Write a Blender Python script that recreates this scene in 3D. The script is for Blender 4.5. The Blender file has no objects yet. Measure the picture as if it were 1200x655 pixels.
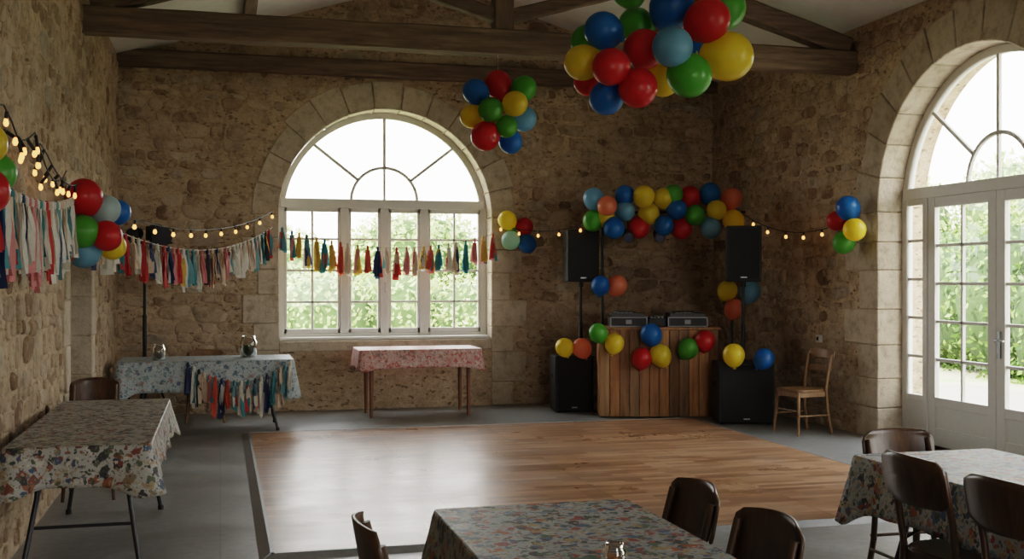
import bpy, bmesh, math, random
from mathutils import Vector, Matrix, Euler
random.seed(7)
R = random.random
def U(a,b): return a+(b-a)*R()
scene = bpy.context.scene
COL = scene.collection

# ------------------------------------------------------------------ materials
def newmat(name):
    m = bpy.data.materials.new(name); m.use_nodes = True
    nt = m.node_tree; b = nt.nodes['Principled BSDF']; o = nt.nodes['Material Output']
    return m, nt, b, o
def nd(nt, t, ins=None, **props):
    n = nt.nodes.new(t)
    for k, v in props.items(): setattr(n, k, v)
    if ins:
        for k, v in ins.items():
            if isinstance(v, bpy.types.NodeSocket): nt.links.new(v, n.inputs[k])
            else: n.inputs[k].default_value = v
    return n
def c4(c): return (c[0], c[1], c[2], 1)
def ramp(nt, fac, stops, interp='LINEAR'):
    n = nt.nodes.new('ShaderNodeValToRGB'); cr = n.color_ramp; cr.interpolation = interp
    while len(cr.elements) < len(stops): cr.elements.new(0.5)
    for e, (p, c) in zip(cr.elements, stops):
        e.position = p; e.color = c4(c)
    nt.links.new(fac, n.inputs[0]); return n.outputs[0]
def mixc(nt, f, a, b, mode='MIX'):
    n = nt.nodes.new('ShaderNodeMix'); n.data_type = 'RGBA'; n.blend_type = mode
    for idx, v in ((0, f), (6, a), (7, b)):
        if isinstance(v, bpy.types.NodeSocket): nt.links.new(v, n.inputs[idx])
        else: n.inputs[idx].default_value = v if idx == 0 else c4(v)
    return n.outputs[2]
def mth(nt, op, a, b=0.0, c=0.0):
    n = nt.nodes.new('ShaderNodeMath'); n.operation = op
    for i, v in enumerate((a, b, c)):
        if isinstance(v, bpy.types.NodeSocket): nt.links.new(v, n.inputs[i])
        else: n.inputs[i].default_value = v
    return n.outputs[0]
def maprange(nt, v, a, b, c=0.0, d=1.0):
    n = nd(nt, 'ShaderNodeMapRange', {0: v, 1: a, 2: b, 3: c, 4: d}, interpolation_type='SMOOTHSTEP'); return n.outputs[0]
def coords(nt, scale=(1,1,1), rot=(0,0,0)):
    tc = nt.nodes.new('ShaderNodeTexCoord')
    mp = nd(nt, 'ShaderNodeMapping', {'Vector': tc.outputs['Object'], 'Scale': scale, 'Rotation': rot})
    return mp.outputs[0]
def noise(nt, vec, scale, detail=4, rough=.55, out=0):
    return nd(nt, 'ShaderNodeTexNoise', {'Vector': vec, 'Scale': scale, 'Detail': detail, 'Roughness': rough}).outputs[out]
def bump(nt, b, h, strength=.5, dist=.02):
    n = nd(nt, 'ShaderNodeBump', {'Height': h, 'Strength': strength, 'Distance': dist}); nt.links.new(n.outputs[0], b.inputs['Normal'])
def warp(nt, v0, scale, amt, detail=3):
    w = nd(nt, 'ShaderNodeTexNoise', {'Vector': v0, 'Scale': scale, 'Detail': detail}).outputs['Color']
    ws = nd(nt, 'ShaderNodeVectorMath', {0: w, 1: (.5, .5, .5)}, operation='SUBTRACT').outputs[0]
    wsc = nd(nt, 'ShaderNodeVectorMath', {0: ws, 'Scale': amt}, operation='SCALE').outputs[0]
    return nd(nt, 'ShaderNodeVectorMath', {0: v0, 1: wsc}, operation='ADD').outputs[0]

def plain(name, col, rough=.5, metal=0, bumps=0, var=.0, scale=30):
    m, nt, b, o = newmat(name)
    b.inputs['Roughness'].default_value = rough; b.inputs['Metallic'].default_value = metal
    v = coords(nt)
    nz = noise(nt, v, scale, 5)
    dark = tuple(x*(1-var) for x in col); lite = tuple(min(1, x*(1+var)) for x in col)
    nt.links.new(ramp(nt, nz, [(.3, dark), (.7, lite)]), b.inputs['Base Color'])
    if bumps: bump(nt, b, nz, bumps, .01)
    return m

def mortar_mat():
    m, nt, b, o = newmat('lime_mortar')
    v0 = coords(nt, (1, 1, 1.5))
    fine = noise(nt, v0, 34, 9, .7); med = noise(nt, v0, 7.0, 6, .62)
    col = ramp(nt, med, [(.28, (.42, .32, .225)), (.5, (.55, .435, .32)), (.72, (.65, .53, .40))])
    col = mixc(nt, 1.0, col, ramp(nt, fine, [(.3, (.72, .68, .62)), (.6, (1.05, 1.04, 1.02))]), 'MULTIPLY')
    # small stones showing through the pointing
    vo = nd(nt, 'ShaderNodeTexVoronoi', {'Vector': warp(nt, v0, 8, .08), 'Scale': 15})
    rnd = nd(nt, 'ShaderNodeSeparateColor', {0: vo.outputs['Color']})
    mk = mth(nt, 'MULTIPLY', maprange(nt, rnd.outputs[0], .66, .7), maprange(nt, vo.outputs['Distance'], .42, .3))
    col = mixc(nt, mth(nt, 'MULTIPLY', mk, .75), col, ramp(nt, rnd.outputs[1], [(0, (.20, .135, .085)), (.5, (.36, .265, .18)), (1, (.30, .245, .19))]))
    pit = maprange(nt, noise(nt, coords(nt, (1, 1, 2.1)), 13, 3, .5), .63, .69)
    col = mixc(nt, mth(nt, 'MULTIPLY', pit, .65), col, (.13, .088, .058))
    col = mixc(nt, 1.0, col, ramp(nt, noise(nt, v0, .8, 4), [(.3, (.80, .78, .75)), (.7, (1.05, 1.03, 1.0))]), 'MULTIPLY')
    nt.links.new(col, b.inputs['Base Color']); b.inputs['Roughness'].default_value = .95; b.inputs['Specular IOR Level'].default_value = .2
    h = mth(nt, 'ADD', mth(nt, 'MULTIPLY', fine, .45), mth(nt, 'MULTIPLY', med, .9))
    h = mth(nt, 'SUBTRACT', h, mth(nt, 'MULTIPLY', pit, .6))
    bump(nt, b, h, .9, .035)
    return m
def rubble_mat():
    m, nt, b, o = newmat('rubble_stone')
    v0 = coords(nt); gi = nt.nodes.new('ShaderNodeNewGeometry')
    col = ramp(nt, gi.outputs['Random Per Island'], [(0, (.25, .17, .115)), (.12, (.48, .375, .27)), (.26, (.36, .265, .185)), (.42, (.56, .455, .345)), (.56, (.43, .335, .24)), (.7, (.51, .425, .345)), (.82, (.32, .23, .155)), (.92, (.62, .54, .43)), (1, (.38, .335, .29))])
    n1 = noise(nt, v0, 12, 9, .7); n2 = noise(nt, v0, 45, 6, .7)
    col = mixc(nt, 1.0, col, ramp(nt, n1, [(.3, (.58, .53, .48)), (.52, (.98, .96, .94)), (.72, (1.22, 1.2, 1.16))]), 'MULTIPLY')
    # lime smeared over parts of the stones
    sm = maprange(nt, noise(nt, v0, 5, 6, .65), .46, .59)
    col = mixc(nt, mth(nt, 'MULTIPLY', sm, .75), col, (.57, .455, .335))
    pit = maprange(nt, noise(nt, coords(nt, (1, 1, 2.0)), 10, 4, .55), .63, .70)
    col = mixc(nt, mth(nt, 'MULTIPLY', pit, .6), col, (.13, .088, .058))
    col = mixc(nt, 1.0, col, ramp(nt, noise(nt, v0, .8, 4), [(.3, (.80, .78, .75)), (.7, (1.05, 1.03, 1.0))]), 'MULTIPLY')
    nt.links.new(col, b.inputs['Base Color']); b.inputs['Roughness'].default_value = .95; b.inputs['Specular IOR Level'].default_value = .2
    bump(nt, b, mth(nt, 'ADD', n1, mth(nt, 'MULTIPLY', n2, .4)), .9, .035)
    return m

def limestone_mat():
    m, nt, b, o = newmat('dressed_limestone')
    v = coords(nt)
    gi = nt.nodes.new('ShaderNodeNewGeometry')
    rp = ramp(nt, gi.outputs['Random Per Island'], [(0, (.46, .39, .305)), (.5, (.58, .50, .405)), (1, (.50, .43, .345))])
    nz = noise(nt, v, 7, 10, .72)
    col = mixc(nt, 1.0, rp, ramp(nt, nz, [(.32, (.60, .55, .48)), (.5, (.94, .92, .88)), (.7, (1.12, 1.1, 1.08))]), 'MULTIPLY')
    nt.links.new(col, b.inputs['Base Color']); b.inputs['Roughness'].default_value = .9; b.inputs['Specular IOR Level'].default_value = .25
    bump(nt, b, nz, .8, .03); return m

def concrete_mat():
    m, nt, b, o = newmat('polished_concrete')
    v = coords(nt)
    n1 = noise(nt, v, 1.6, 7, .66); n2 = noise(nt, v, 14, 8, .72)
    col = mixc(nt, .4, ramp(nt, n1, [(.3, (.15, .152, .15)), (.5, (.225, .228, .224)), (.7, (.31, .312, .305))]), ramp(nt, n2, [(.35, (.14, .142, .14)), (.65, (.31, .312, .305))]))
    jn = nd(nt, 'ShaderNodeTexBrick', {'Vector': v, 'Scale': 1.0, 'Mortar Size': .003, 'Brick Width': 2.6, 'Row Height': 2.4}); jn.offset = 0
    col = mixc(nt, mth(nt, 'MULTIPLY', jn.outputs['Fac'], .5), col, (.06, .06, .06))
    nt.links.new(col, b.inputs['Base Color'])
    nt.links.new(maprange(nt, n1, .3, .7, .28, .46), b.inputs['Roughness'])
    bump(nt, b, n2, .12, .01); return m

def parquet_mat():
    m, nt, b, o = newmat('dance_parquet')
    v = coords(nt)
    br = nd(nt, 'ShaderNodeTexBrick', {'Vector': v, 'Color1': (0, 0, 0, 1), 'Color2': (1, 1, 1, 1), 'Mortar': (.5, .5, .5, 1), 'Scale': 1.0, 'Mortar Size': .0012, 'Bias': 0.0, 'Brick Width': .46, 'Row Height': .075})
    br.offset = .37; br.offset_frequency = 2
    g = noise(nt, coords(nt, (2.2, 22, 1)), 2.2, 7, .6); wear = noise(nt, v, 1.1, 6, .65)
    base = ramp(nt, br.outputs['Color'], [(0, (.22, .122, .070)), (.5, (.35, .20, .118)), (1, (.50, .31, .195))])
    base = mixc(nt, 1.0, base, ramp(nt, g, [(.25, (.64, .60, .57)), (.7, (1.2, 1.17, 1.13))]), 'MULTIPLY')
    base = mixc(nt, mth(nt, 'MULTIPLY', maprange(nt, wear, .45, .68), .32), base, (.40, .30, .22))
    base = mixc(nt, mth(nt, 'MULTIPLY', br.outputs['Fac'], .7), base, (.06, .035, .02))
    pn = nd(nt, 'ShaderNodeTexBrick', {'Vector': v, 'Scale': 1.0, 'Mortar Size': .003, 'Brick Width': 1.218, 'Row Height': 1.03}); pn.offset = 0
    mp = nd(nt, 'ShaderNodeMapping', {'Vector': v, 'Location': (-.30, -6.55, 0)}); nt.links.new(mp.outputs[0], pn.inputs['Vector'])
    base = mixc(nt, mth(nt, 'MULTIPLY', pn.outputs['Fac'], .7), base, (.05, .03, .018))
    nt.links.new(base, b.inputs['Base Color'])
    nt.links.new(maprange(nt, wear, .3, .7, .26, .38), b.inputs['Roughness'])
    bump(nt, b, mth(nt, 'ADD', mth(nt, 'MULTIPLY', g, .2), mth(nt, 'MULTIPLY', br.outputs['Fac'], -1)), .1, .003); return m

def wood_mat(name, c1, c2, axis=0, rough=.5, bs=.3, island=False, sc=1.0):
    m, nt, b, o = newmat(name)
    s = [16*sc]*3; s[axis] = 1.4*sc
    v = coords(nt, tuple(s))
    g = noise(nt, v, 1.6, 7, .65)
    col = ramp(nt, g, [(.28, c1), (.72, c2)])
    if island:
        gi = nt.nodes.new('ShaderNodeNewGeometry')
        col = mixc(nt, 1.0, col, ramp(nt, gi.outputs['Random Per Island'], [(0, (.5, .45, .42)), (.3, (1.2, .95, .72)), (.5, (.75, .72, .7)), (.75, (1.7, 1.45, 1.1)), (1, (.9, .62, .42))]), 'MULTIPLY')
    nt.links.new(col, b.inputs['Base Color']); b.inputs['Roughness'].default_value = rough
    bump(nt, b, g, bs, .01); return m

def floral_mat(name, base, pal, scale=17, thr=.42, rough=.5):
    m, nt, b, o = newmat(name)
    v0 = coords(nt)
    v = warp(nt, v0, scale*1.3, 1.3/scale, 2)
    col = base
    for k, (sc, th) in enumerate(((scale*.8, thr), (scale*1.5, thr*.9), (scale*2.6, thr*.8))):
        vo = nd(nt, 'ShaderNodeTexVoronoi', {'Vector': v, 'Scale': sc})
        rr = nd(nt, 'ShaderNodeSeparateColor', {0: vo.outputs['Color']}).outputs[k]
        pc = ramp(nt, rr, [(i/len(pal), c) for i, c in enumerate(pal)], 'CONSTANT')
        mk = maprange(nt, vo.outputs['Distance'], th, th-.06, 0, 1)
        if k == 2: mk = mth(nt, 'MULTIPLY', mk, .7)
        col = mixc(nt, mk, col, pc)
    nt.links.new(col, b.inputs['Base Color']); b.inputs['Roughness'].default_value = rough
    b.inputs['Specular IOR Level'].default_value = .35
    bump(nt, b, noise(nt, v0, 5, 4), .35, .03)
    return m

def balloon_mat(name, col):
    m, nt, b, o = newmat('balloon_'+name)
    b.inputs['Base Color'].default_value = c4(col); b.inputs['Roughness'].default_value = .32
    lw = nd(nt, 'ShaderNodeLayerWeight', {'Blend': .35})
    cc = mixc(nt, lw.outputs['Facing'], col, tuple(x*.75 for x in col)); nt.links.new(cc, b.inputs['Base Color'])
    tr = nd(nt, 'ShaderNodeBsdfTranslucent', {'Color': c4(tuple(min(1, x*1.3) for x in col))})
    mx = nd(nt, 'ShaderNodeMixShader', {0: .38, 1: b.outputs[0], 2: tr.outputs[0]})
    nt.links.new(mx.outputs[0], o.inputs[0]); return m

def glass_mat():
    m, nt, b, o = newmat('window_glass')
    t = nd(nt, 'ShaderNodeBsdfTransparent', {'Color': (.97, .98, .98, 1)}); g = nd(nt, 'ShaderNodeBsdfGlossy', {'Roughness': .02})
    f = nd(nt, 'ShaderNodeFresnel', {'IOR': 1.45})
    mx = nd(nt, 'ShaderNodeMixShader', {0: f.outputs[0], 1: t.outputs[0], 2: g.outputs[0]}); nt.links.new(mx.outputs[0], o.inputs[0]); return m

def emis(name, col, s):
    m, nt, b, o = newmat(name); b.inputs['Base Color'].default_value = c4(col)
    b.inputs['Emission Color'].default_value = c4(col); b.inputs['Emission Strength'].default_value = s; return m

def leaf_mat(name, cols):
    m, nt, b, o = newmat(name)
    gi = nt.nodes.new('ShaderNodeNewGeometry')
    col = ramp(nt, gi.outputs['Random Per Island'], [(i/(len(cols)-1), c) for i, c in enumerate(cols)])
    nt.links.new(col, b.inputs['Base Color']); b.inputs['Roughness'].default_value = .5
    tr = nd(nt, 'ShaderNodeBsdfTranslucent', {'Color': col})
    mx = nd(nt, 'ShaderNodeMixShader', {0: .4, 1: b.outputs[0], 2: tr.outputs[0]})
    nt.links.new(mx.outputs[0], o.inputs[0]); return m

M_MORT = mortar_mat(); M_RUB = rubble_mat(); M_LIME = limestone_mat(); M_CONC = concrete_mat(); M_PARQ = parquet_mat()
M_PLASTER = plain('white_plaster', (.70, .69, .66), .8, 0, .15, .06, 4)
M_BEAM = wood_mat('old_oak_beam', (.075, .050, .034), (.25, .17, .115), 0, .8, .6)
M_BEAMY = wood_mat('old_oak_beam_slope', (.07, .046, .032), (.22, .15, .10), 2, .8, .6)
M_FRAME = plain('white_painted_wood', (.66, .64, .59), .45, 0, 0, .03, 20)
M_GLASS = glass_mat()
M_BLACK = plain('black_coated', (.010, .010, .011), .55, 0, .1, .2, 80)
M_GRILLE = plain('speaker_grille', (.012, .012, .013), .75, .0, .4, .3, 400)
M_STEEL = plain('grey_steel', (.30, .31, .32), .35, .9, 0, .08, 50)
M_DARKST = plain('dark_deck_metal', (.18, .18, .185), .45, .6, 0, .08, 50)
M_ALU = plain('aluminium_trim', (.30, .305, .31), .45, .3, 0, .1, 30)
M_LEG = plain('dark_steel_leg', (.06, .06, .065), .4, .7, 0, .1, 50)
M_CHAIR = wood_mat('dark_bistro_wood', (.035, .018, .010), (.12, .06, .03), 2, .33, .1, sc=1.5)
M_CHAIR2 = wood_mat('light_beech_wood', (.15, .08, .035), (.28, .16, .075), 2, .4, .1, sc=1.5)
M_PALLET = wood_mat('pallet_planks', (.15, .09, .046), (.42, .27, .15), 2, .65, .4, island=True)
M_TLEG = wood_mat('table_leg_wood', (.14, .055, .03), (.26, .11, .06), 2, .45, .1)
PALD = [(.05, .065, .05), (.24, .10, .05), (.06, .09, .14), (.30, .23, .14), (.09, .11, .07), (.17, .06, .045), (.46, .43, .37), (.04, .04, .04), (.20, .16, .11)]
M_CL1 = floral_mat('autumn_leaf_cloth', (.35, .34, .31), PALD, 20, .46, .52)
PALB = [(.11, .17, .22), (.40, .44, .45), (.18, .26, .29), (.28, .19, .18), (.45, .47, .45), (.10, .15, .20), (.24, .30, .27)]
M_CL2 = floral_mat('blue_floral_cloth', (.36, .41, .43), PALB, 22, .42, .5)
PALR = [(.42, .09, .07), (.52, .38, .33), (.36, .10, .09), (.22, .17, .14), (.46, .17, .14), (.54, .43, .37)]
M_CL3 = floral_mat('red_floral_cloth', (.48, .29, .26), PALR, 24, .47)
PALM = [(.06, .10, .08), (.36, .12, .06), (.08, .13, .22), (.38, .29, .14), (.10, .15, .11), (.28, .07, .06), (.44, .43, .39), (.05, .05, .06), (.16, .22, .30)]
M_CL4 = floral_mat('meadow_flower_cloth', (.35, .36, .36), PALM, 21, .47, .48)
BC = {'r': (.60, .03, .035), 'b': (.02, .18, .50), 'l': (.20, .42, .58), 'g': (.12, .42, .06), 'y': (.80, .62, .05), 'o': (.78, .27, .15), 'w': (.50, .64, .66), 'm': (.40, .62, .48)}
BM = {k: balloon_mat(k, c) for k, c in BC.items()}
RIBC = [(.50, .04, .04), (.70, .67, .60), (.05, .24, .28), (.70, .46, .10), (.03, .05, .13), (.62, .24, .24), (.75, .72, .66), (.14, .32, .36), (.58, .10, .06), (.68, .53, .40), (.03, .035, .04), (.74, .70, .62)]
def ribbon(i, c):
    m, nt, b, o = newmat('ribbon_%d' % i); b.inputs['Roughness'].default_value = .7
    cc = ramp(nt, noise(nt, coords(nt), 40, 3), [(.3, tuple(x*.85 for x in c)), (.7, c)]); nt.links.new(cc, b.inputs['Base Color'])
    tr = nd(nt, 'ShaderNodeBsdfTranslucent', {'Color': cc}); mx = nd(nt, 'ShaderNodeMixShader', {0: .25, 1: b.outputs[0], 2: tr.outputs[0]}); nt.links.new(mx.outputs[0], o.inputs[0]); return m
RIB = [ribbon(i, c) for i, c in enumerate(RIBC)]
M_BULB = emis('warm_bulb', (1, .44, .11), 3.2)
M_CORD = plain('black_cord', (.02, .018, .016), .6)
M_STRING = plain('white_string', (.5, .48, .44), .7)

# ------------------------------------------------------------------ mesh builder
class MB:
    def __init__(s): s.v = []; s.f = []; s.m = []; s.sm = []
    def add(s, vs, fs, mi=0, smooth=False, M=None):
        o = len(s.v)
        for p in vs:
            p = Vector(p); s.v.append(M @ p if M else p)
        for f in fs: s.f.append([o+i for i in f]); s.m.append(mi); s.sm.append(smooth)
    def addbm(s, bm, mi=0, smooth=False, M=None):
        bm.verts.index_update()
        s.add([v.co.copy() for v in bm.verts], [[v.index for v in f.verts] for f in bm.faces], mi, smooth, M); bm.free()
    def box(s, c, size, mi=0, M=None, bev=0.0, rot=None, seg=1):
        bm = bmesh.new(); bmesh.ops.create_cube(bm, size=1)
        for v in bm.verts: v.co = Vector((v.co.x*size[0], v.co.y*size[1], v.co.z*size[2]))
        if bev: bmesh.ops.bevel(bm, geom=bm.edges[:]+bm.verts[:], offset=bev, segments=seg, affect='EDGES', profile=.5)
        T = Matrix.Translation(Vector(c))
        if rot: T = T @ Euler(rot).to_matrix().to_4x4()
        if M: T = M @ T
        s.addbm(bm, mi, False, T)
    def cyl(s, a, b, r, mi=0, r2=None, n=10, M=None):
        a = Vector(a); b = Vector(b); r2 = r if r2 is None else r2
        d = (b-a); q = d.to_track_quat('Z', 'Y').to_matrix()
        vs = []
        for p, rr in ((a, r), (b, r2)):
            for i in range(n):
                t = 2*math.pi*i/n; vs.append(p + q @ Vector((rr*math.cos(t), rr*math.sin(t), 0)))
        fs = [[i, (i+1) % n, n+(i+1) % n, n+i] for i in range(n)]
        s.add(vs, fs, mi, True, M); s.add(vs[:n], [list(range(n))[::-1]], mi, False, M); s.add(vs[n:], [list(range(n))], mi, False, M)
    def tube(s, pts, r, mi=0, n=6, M=None):
        for a, b in zip(pts[:-1], pts[1:]): s.cyl(a, b, r, mi, n=n, M=M)
    def lathe(s, prof, c=(0,0,0), mi=0, n=16, M=None, smooth=True):
        vs = []; fs = []
        for (r, z) in prof:
            for i in range(n):
                t = 2*math.pi*i/n; vs.append((c[0]+r*math.cos(t), c[1]+r*math.sin(t), c[2]+z))
        for k in range(len(prof)-1):
            for i in range(n):
                fs.append([k*n+i, k*n+(i+1) % n, (k+1)*n+(i+1) % n, (k+1)*n+i])
        s.add(vs, fs, mi, smooth, M)
    def build(s, name, mats, parent=None, M=None):
        me = bpy.data.meshes.new(name); me.from_pydata([tuple(v) for v in s.v], [], s.f)
        for m in mats: me.materials.append(m)
        me.polygons.foreach_set('material_index', s.m); me.polygons.foreach_set('use_smooth', s.sm); me.update()
        ob = bpy.data.objects.new(name, me); COL.objects.link(ob)
        if M: ob.matrix_world = M
        if parent: ob.parent = parent
        return ob
def empty(name, loc=(0,0,0)):
    e = bpy.data.objects.new(name, None); e.location = loc; e.empty_display_size = .1; COL.objects.link(e); return e

def extruded(name, outer, holes, depth, mapf, mats, parent=None):
    cu = bpy.data.curves.new('tmp', 'CURVE'); cu.dimensions = '2D'; cu.fill_mode = 'BOTH'; cu.extrude = depth/2
    for pts in [outer]+holes:
        sp = cu.splines.new('POLY'); sp.points.add(len(pts)-1)
        for p, q in zip(sp.points, pts): p.co = (q[0], q[1], 0, 1)
        sp.use_cyclic_u = True
    ob = bpy.data.objects.new('tmp', cu); COL.objects.link(ob)
    dg = bpy.context.evaluated_depsgraph_get(); me = bpy.data.meshes.new_from_object(ob.evaluated_get(dg))
    bpy.data.objects.remove(ob); me.name = name
    for v in me.vertices: v.co = mapf(v.co.x, v.co.y, v.co.z)
    bm = bmesh.new(); bm.from_mesh(me); bmesh.ops.remove_doubles(bm, verts=bm.verts, dist=1e-5); bmesh.ops.recalc_face_normals(bm, faces=bm.faces)
    bm.to_mesh(me); bm.free(); me.materials.clear()
    for m in mats: me.materials.append(m)
    o2 = bpy.data.objects.new(name, me); COL.objects.link(o2)
    if parent: o2.parent = parent
    return o2

def arch_pts(c, r, zb, zs, n=40):
    p = [(c-r, zb), (c+r, zb)]
    for i in range(n+1):
        t = math.pi*i/n; p.append((c+r*math.cos(t), zs+r*math.sin(t)))
    return p

# ------------------------------------------------------------------ room
XL, XR, YB, YF = -1.16, 6.40, 13.73, -3.5
XC = (XL+XR)/2; ZW = 4.22; SL = .30; T = .55
def roofz(x): return ZW + SL*((XR-XL)/2-abs(x-XC))
WIN = dict(c=2.015, r=1.325, zb=.85, zs=2.385)
DOOR = dict(c=8.44, r=1.40, zb=0.0, zs=2.28)
DOOR2 = dict(c=3.2, r=1.40, zb=0.0, zs=2.28)
E = .02
outer = [(XL-T, -.3), (XR+T, -.3), (XR+T, ZW-SL*T), (XC, roofz(XC)), (XL-T, ZW-SL*T)]
fB = lambda a, z, d: Vector((a, YB+d, z)); fR = lambda a, z, d: Vector((XR+d, a, z)); fL = lambda a, z, d: Vector((XL-d, a, z)); fF = lambda a, z, d: Vector((a, YF-d, z))
wb = extruded('wall_back', outer, [arch_pts(WIN['c'], WIN['r']+E, WIN['zb']-E, WIN['zs'])], T, lambda x, y, z: Vector((x, YB+T/2+z, y)), [M_MORT])
wf = extruded('wall_front', outer, [arch_pts(XC, 1.1, .85, 2.3)], T, lambda x, y, z: Vector((x, YF-T/2+z, y)), [M_MORT])
ro = [(YF, -.3), (YB, -.3), (YB, ZW-.005), (YF, ZW-.005)]
wr = extruded('wall_right', ro, [arch_pts(d['c'], d['r']+E, 0.0, d['zs']) for d in (DOOR, DOOR2)], T, lambda x, y, z: Vector((XR+T/2+z, x, y)), [M_MORT])
NY0, NY1, NZ = 9.35, 10.9, 2.15
wl = extruded('wall_left', ro, [[(NY0, 0), (NY1, 0), (NY1, NZ), (NY0, NZ)]], T, lambda x, y, z: Vector((XL-T/2+z, x, y)), [M_MORT])
# rubble stones bedded in the mortar, laid in rough courses
def rubble(parent, mapf, a0, a1, ztopf, W=None, rect=None, seed=1, extra=.46):
    random.seed(seed); mb = MB()
    def blocked(a, z, hw, hh):
        for w in (W or []):
            e = w.get('e', extra); da = max(0, abs(a-w['c'])-hw); zz = z+hh
            if z-hh > w['zs']:
                if math.hypot(da, z-hh-w['zs']) < w['r']+.37: return True
            elif zz > w['zb']-.14 and da < w['r']+.06: return True
            elif da < w['r']+e*.62: return True
            elif z > w['zs'] and math.hypot(da, max(0, z-hh-w['zs'])) < w['r']+.37: return True
        if rect and rect[0]-.28 < a+hw and a-hw < rect[1]+.28 and z-hh < rect[2]+.27: return True
        return False
    z = .01
    while z < 5.4:
        h = random.choice((.08, .10, .12, .14, .17, .20)); a = a0+U(0, .05)
        while a < a1-.05:
            w = h*U(.9, 2.6); w = min(w, .40)
            if a+w > a1: break
            ca = a+w/2; cz = z+h/2+U(-.02, .02); hw = w/2*U(.86, 1.0); hh = h/2*U(.78, 1.02); a += w+U(-.005, .02)
            if R() < .16 or cz+hh > ztopf(ca)-.03 or blocked(ca, cz, hw, hh): continue
            n = 11; pr = U(.004, .022); tilt = U(-.2, .2); e = U(.55, .85); ph = U(0, 6)
            rings = []
            for (k, dd) in ((1.06, .010), (.97, -pr*.45), (.78, -pr*.95), (.40, -pr*1.05)):
                for i in range(n):
                    t = 2*pi_*i/n; jr = 1+.10*math.sin(t*2+ph)+.07*math.sin(t*3+ph*2.3)
                    x = math.copysign(abs(math.cos(t))**e, math.cos(t))*hw*jr*k; y = math.copysign(abs(math.sin(t))**e, math.sin(t))*hh*jr*k
                    xx = x*math.cos(tilt*.4)-y*math.sin(tilt*.4); yy = x*math.sin(tilt*.4)+y*math.cos(tilt*.4)
                    rings.append(mapf(ca+xx, max(.003, cz+yy), dd+(U(-.0035, .0035) if k < 1 else 0)))
            fs = [[r*n+i, r*n+(i+1) % n, (r+1)*n+(i+1) % n, (r+1)*n+i] for r in range(3) for i in range(n)]+[[3*n+i for i in range(n)]]
            mb.add(rings, fs, 0, True)
        z += h*.97
    o = mb.build('rubble_stones', [M_RUB], parent)
    bm = bmesh.new(); bm.from_mesh(o.data); bmesh.ops.recalc_face_normals(bm, faces=bm.faces); bm.to_mesh(o.data); bm.free()
pi_ = math.pi
rubble(wb, fB, XL, XR, roofz, [WIN], None, 21)
rubble(wr, fR, 0, YB, lambda a: ZW, [dict(DOOR, e=.72), dict(DOOR2, e=.72)], None, 22)
rubble(wl, fL, 0, YB, lambda a: ZW, None, (NY0, NY1, NZ), 23)
random.seed(8)
# floor, ceiling
b = MB(); b.box(((XL+XR)/2, (YB+YF)/2, -.1), (XR-XL+2*T, YB-YF+2*T, .2)); b.build('floor', [M_CONC])
b = MB()
for sgn in (-1, 1):
    x0 = XC; x1 = XC+sgn*((XR-XL)/2+T+.3); z0 = roofz(XC); z1 = z0-SL*((XR-XL)/2+T+.3)
    vs = [(x0, YF-T-.3, z0), (x1, YF-T-.3, z1), (x1, YB+T+.3, z1), (x0, YB+T+.3, z0)]
    vs += [(v[0], v[1], v[2]+.2) for v in vs]
    b.add(vs, [[0, 1, 2, 3], [7, 6, 5, 4], [0, 4, 5, 1], [1, 5, 6, 2], [2, 6, 7, 3], [3, 7, 4, 0]])
b.build('ceiling', [M_PLASTER])

# trusses
def obeam(mb, a, c, w, h, mi=0):
    a = Vector(a); c = Vector(c); d = c-a; L = d.length; x = d.normalized(); y = Vector((0, 1, 0)); z = x.cross(y).normalized()
    Mx = Matrix((x, y, z)).transposed().to_4x4(); Mx.translation = (a+c)/2
    bm = bmesh.new(); bmesh.ops.create_cube(bm, size=1)
    bmesh.ops.subdivide_edges(bm, edges=[e for e in bm.edges if abs((e.verts[0].co-e.verts[1].co).x) > .5], cuts=14)
    for v in bm.verts:
        v.co = Vector((v.co.x*L, v.co.y*w*(1+U(-.03, .03)), v.co.z*h*(1+U(-.05, .05))))
    bmesh.ops.bevel(bm, geom=[e for e in bm.edges if len(e.link_faces) == 2 and e.calc_face_angle(0) > 1.2], offset=.018, segments=1, affect='EDGES')
    mb.addbm(bm, mi, False, Mx)
for Y in (10.32, 7.1, 3.0):
    b = MB()
    obeam(b, (XL-.1, Y, 3.865), (XR+.1, Y, 3.865), .22, .235)
    for sgn in (-1, 1):
        ex = XC+sgn*3.72
        obeam(b, (ex, Y, 4.01), (XC+sgn*.12, Y, 5.05), .18, .20)
        obeam(b, (XC+sgn*.06, Y, 4.12), (XC+sgn*1.7, Y, 4.60), .13, .13)
    b.box((XC, Y, 4.60), (.19, .17, 1.3), 1, bev=.012)
    b.build('roof_truss', [M_BEAM, M_BEAMY])
b = MB(); obeam(b, (XL-.05, YB-.07, 4.19), (XR+.05, YB-.07, 4.19), .16, .20); b.build('wall_plate_beam', [M_BEAM])
b = MB()
for xx in (XC-2.3, XC+2.3, XC-.0):
    zz = roofz(xx)-.08
    b.box((xx, (YB+YF)/2, zz), (.13, YB-YF, .15), 0, bev=.01)
b.build('roof_purlins', [wood_mat('purlin_wood', (.07, .046, .03), (.20, .13, .085), 1, .75, .5)])

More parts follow.
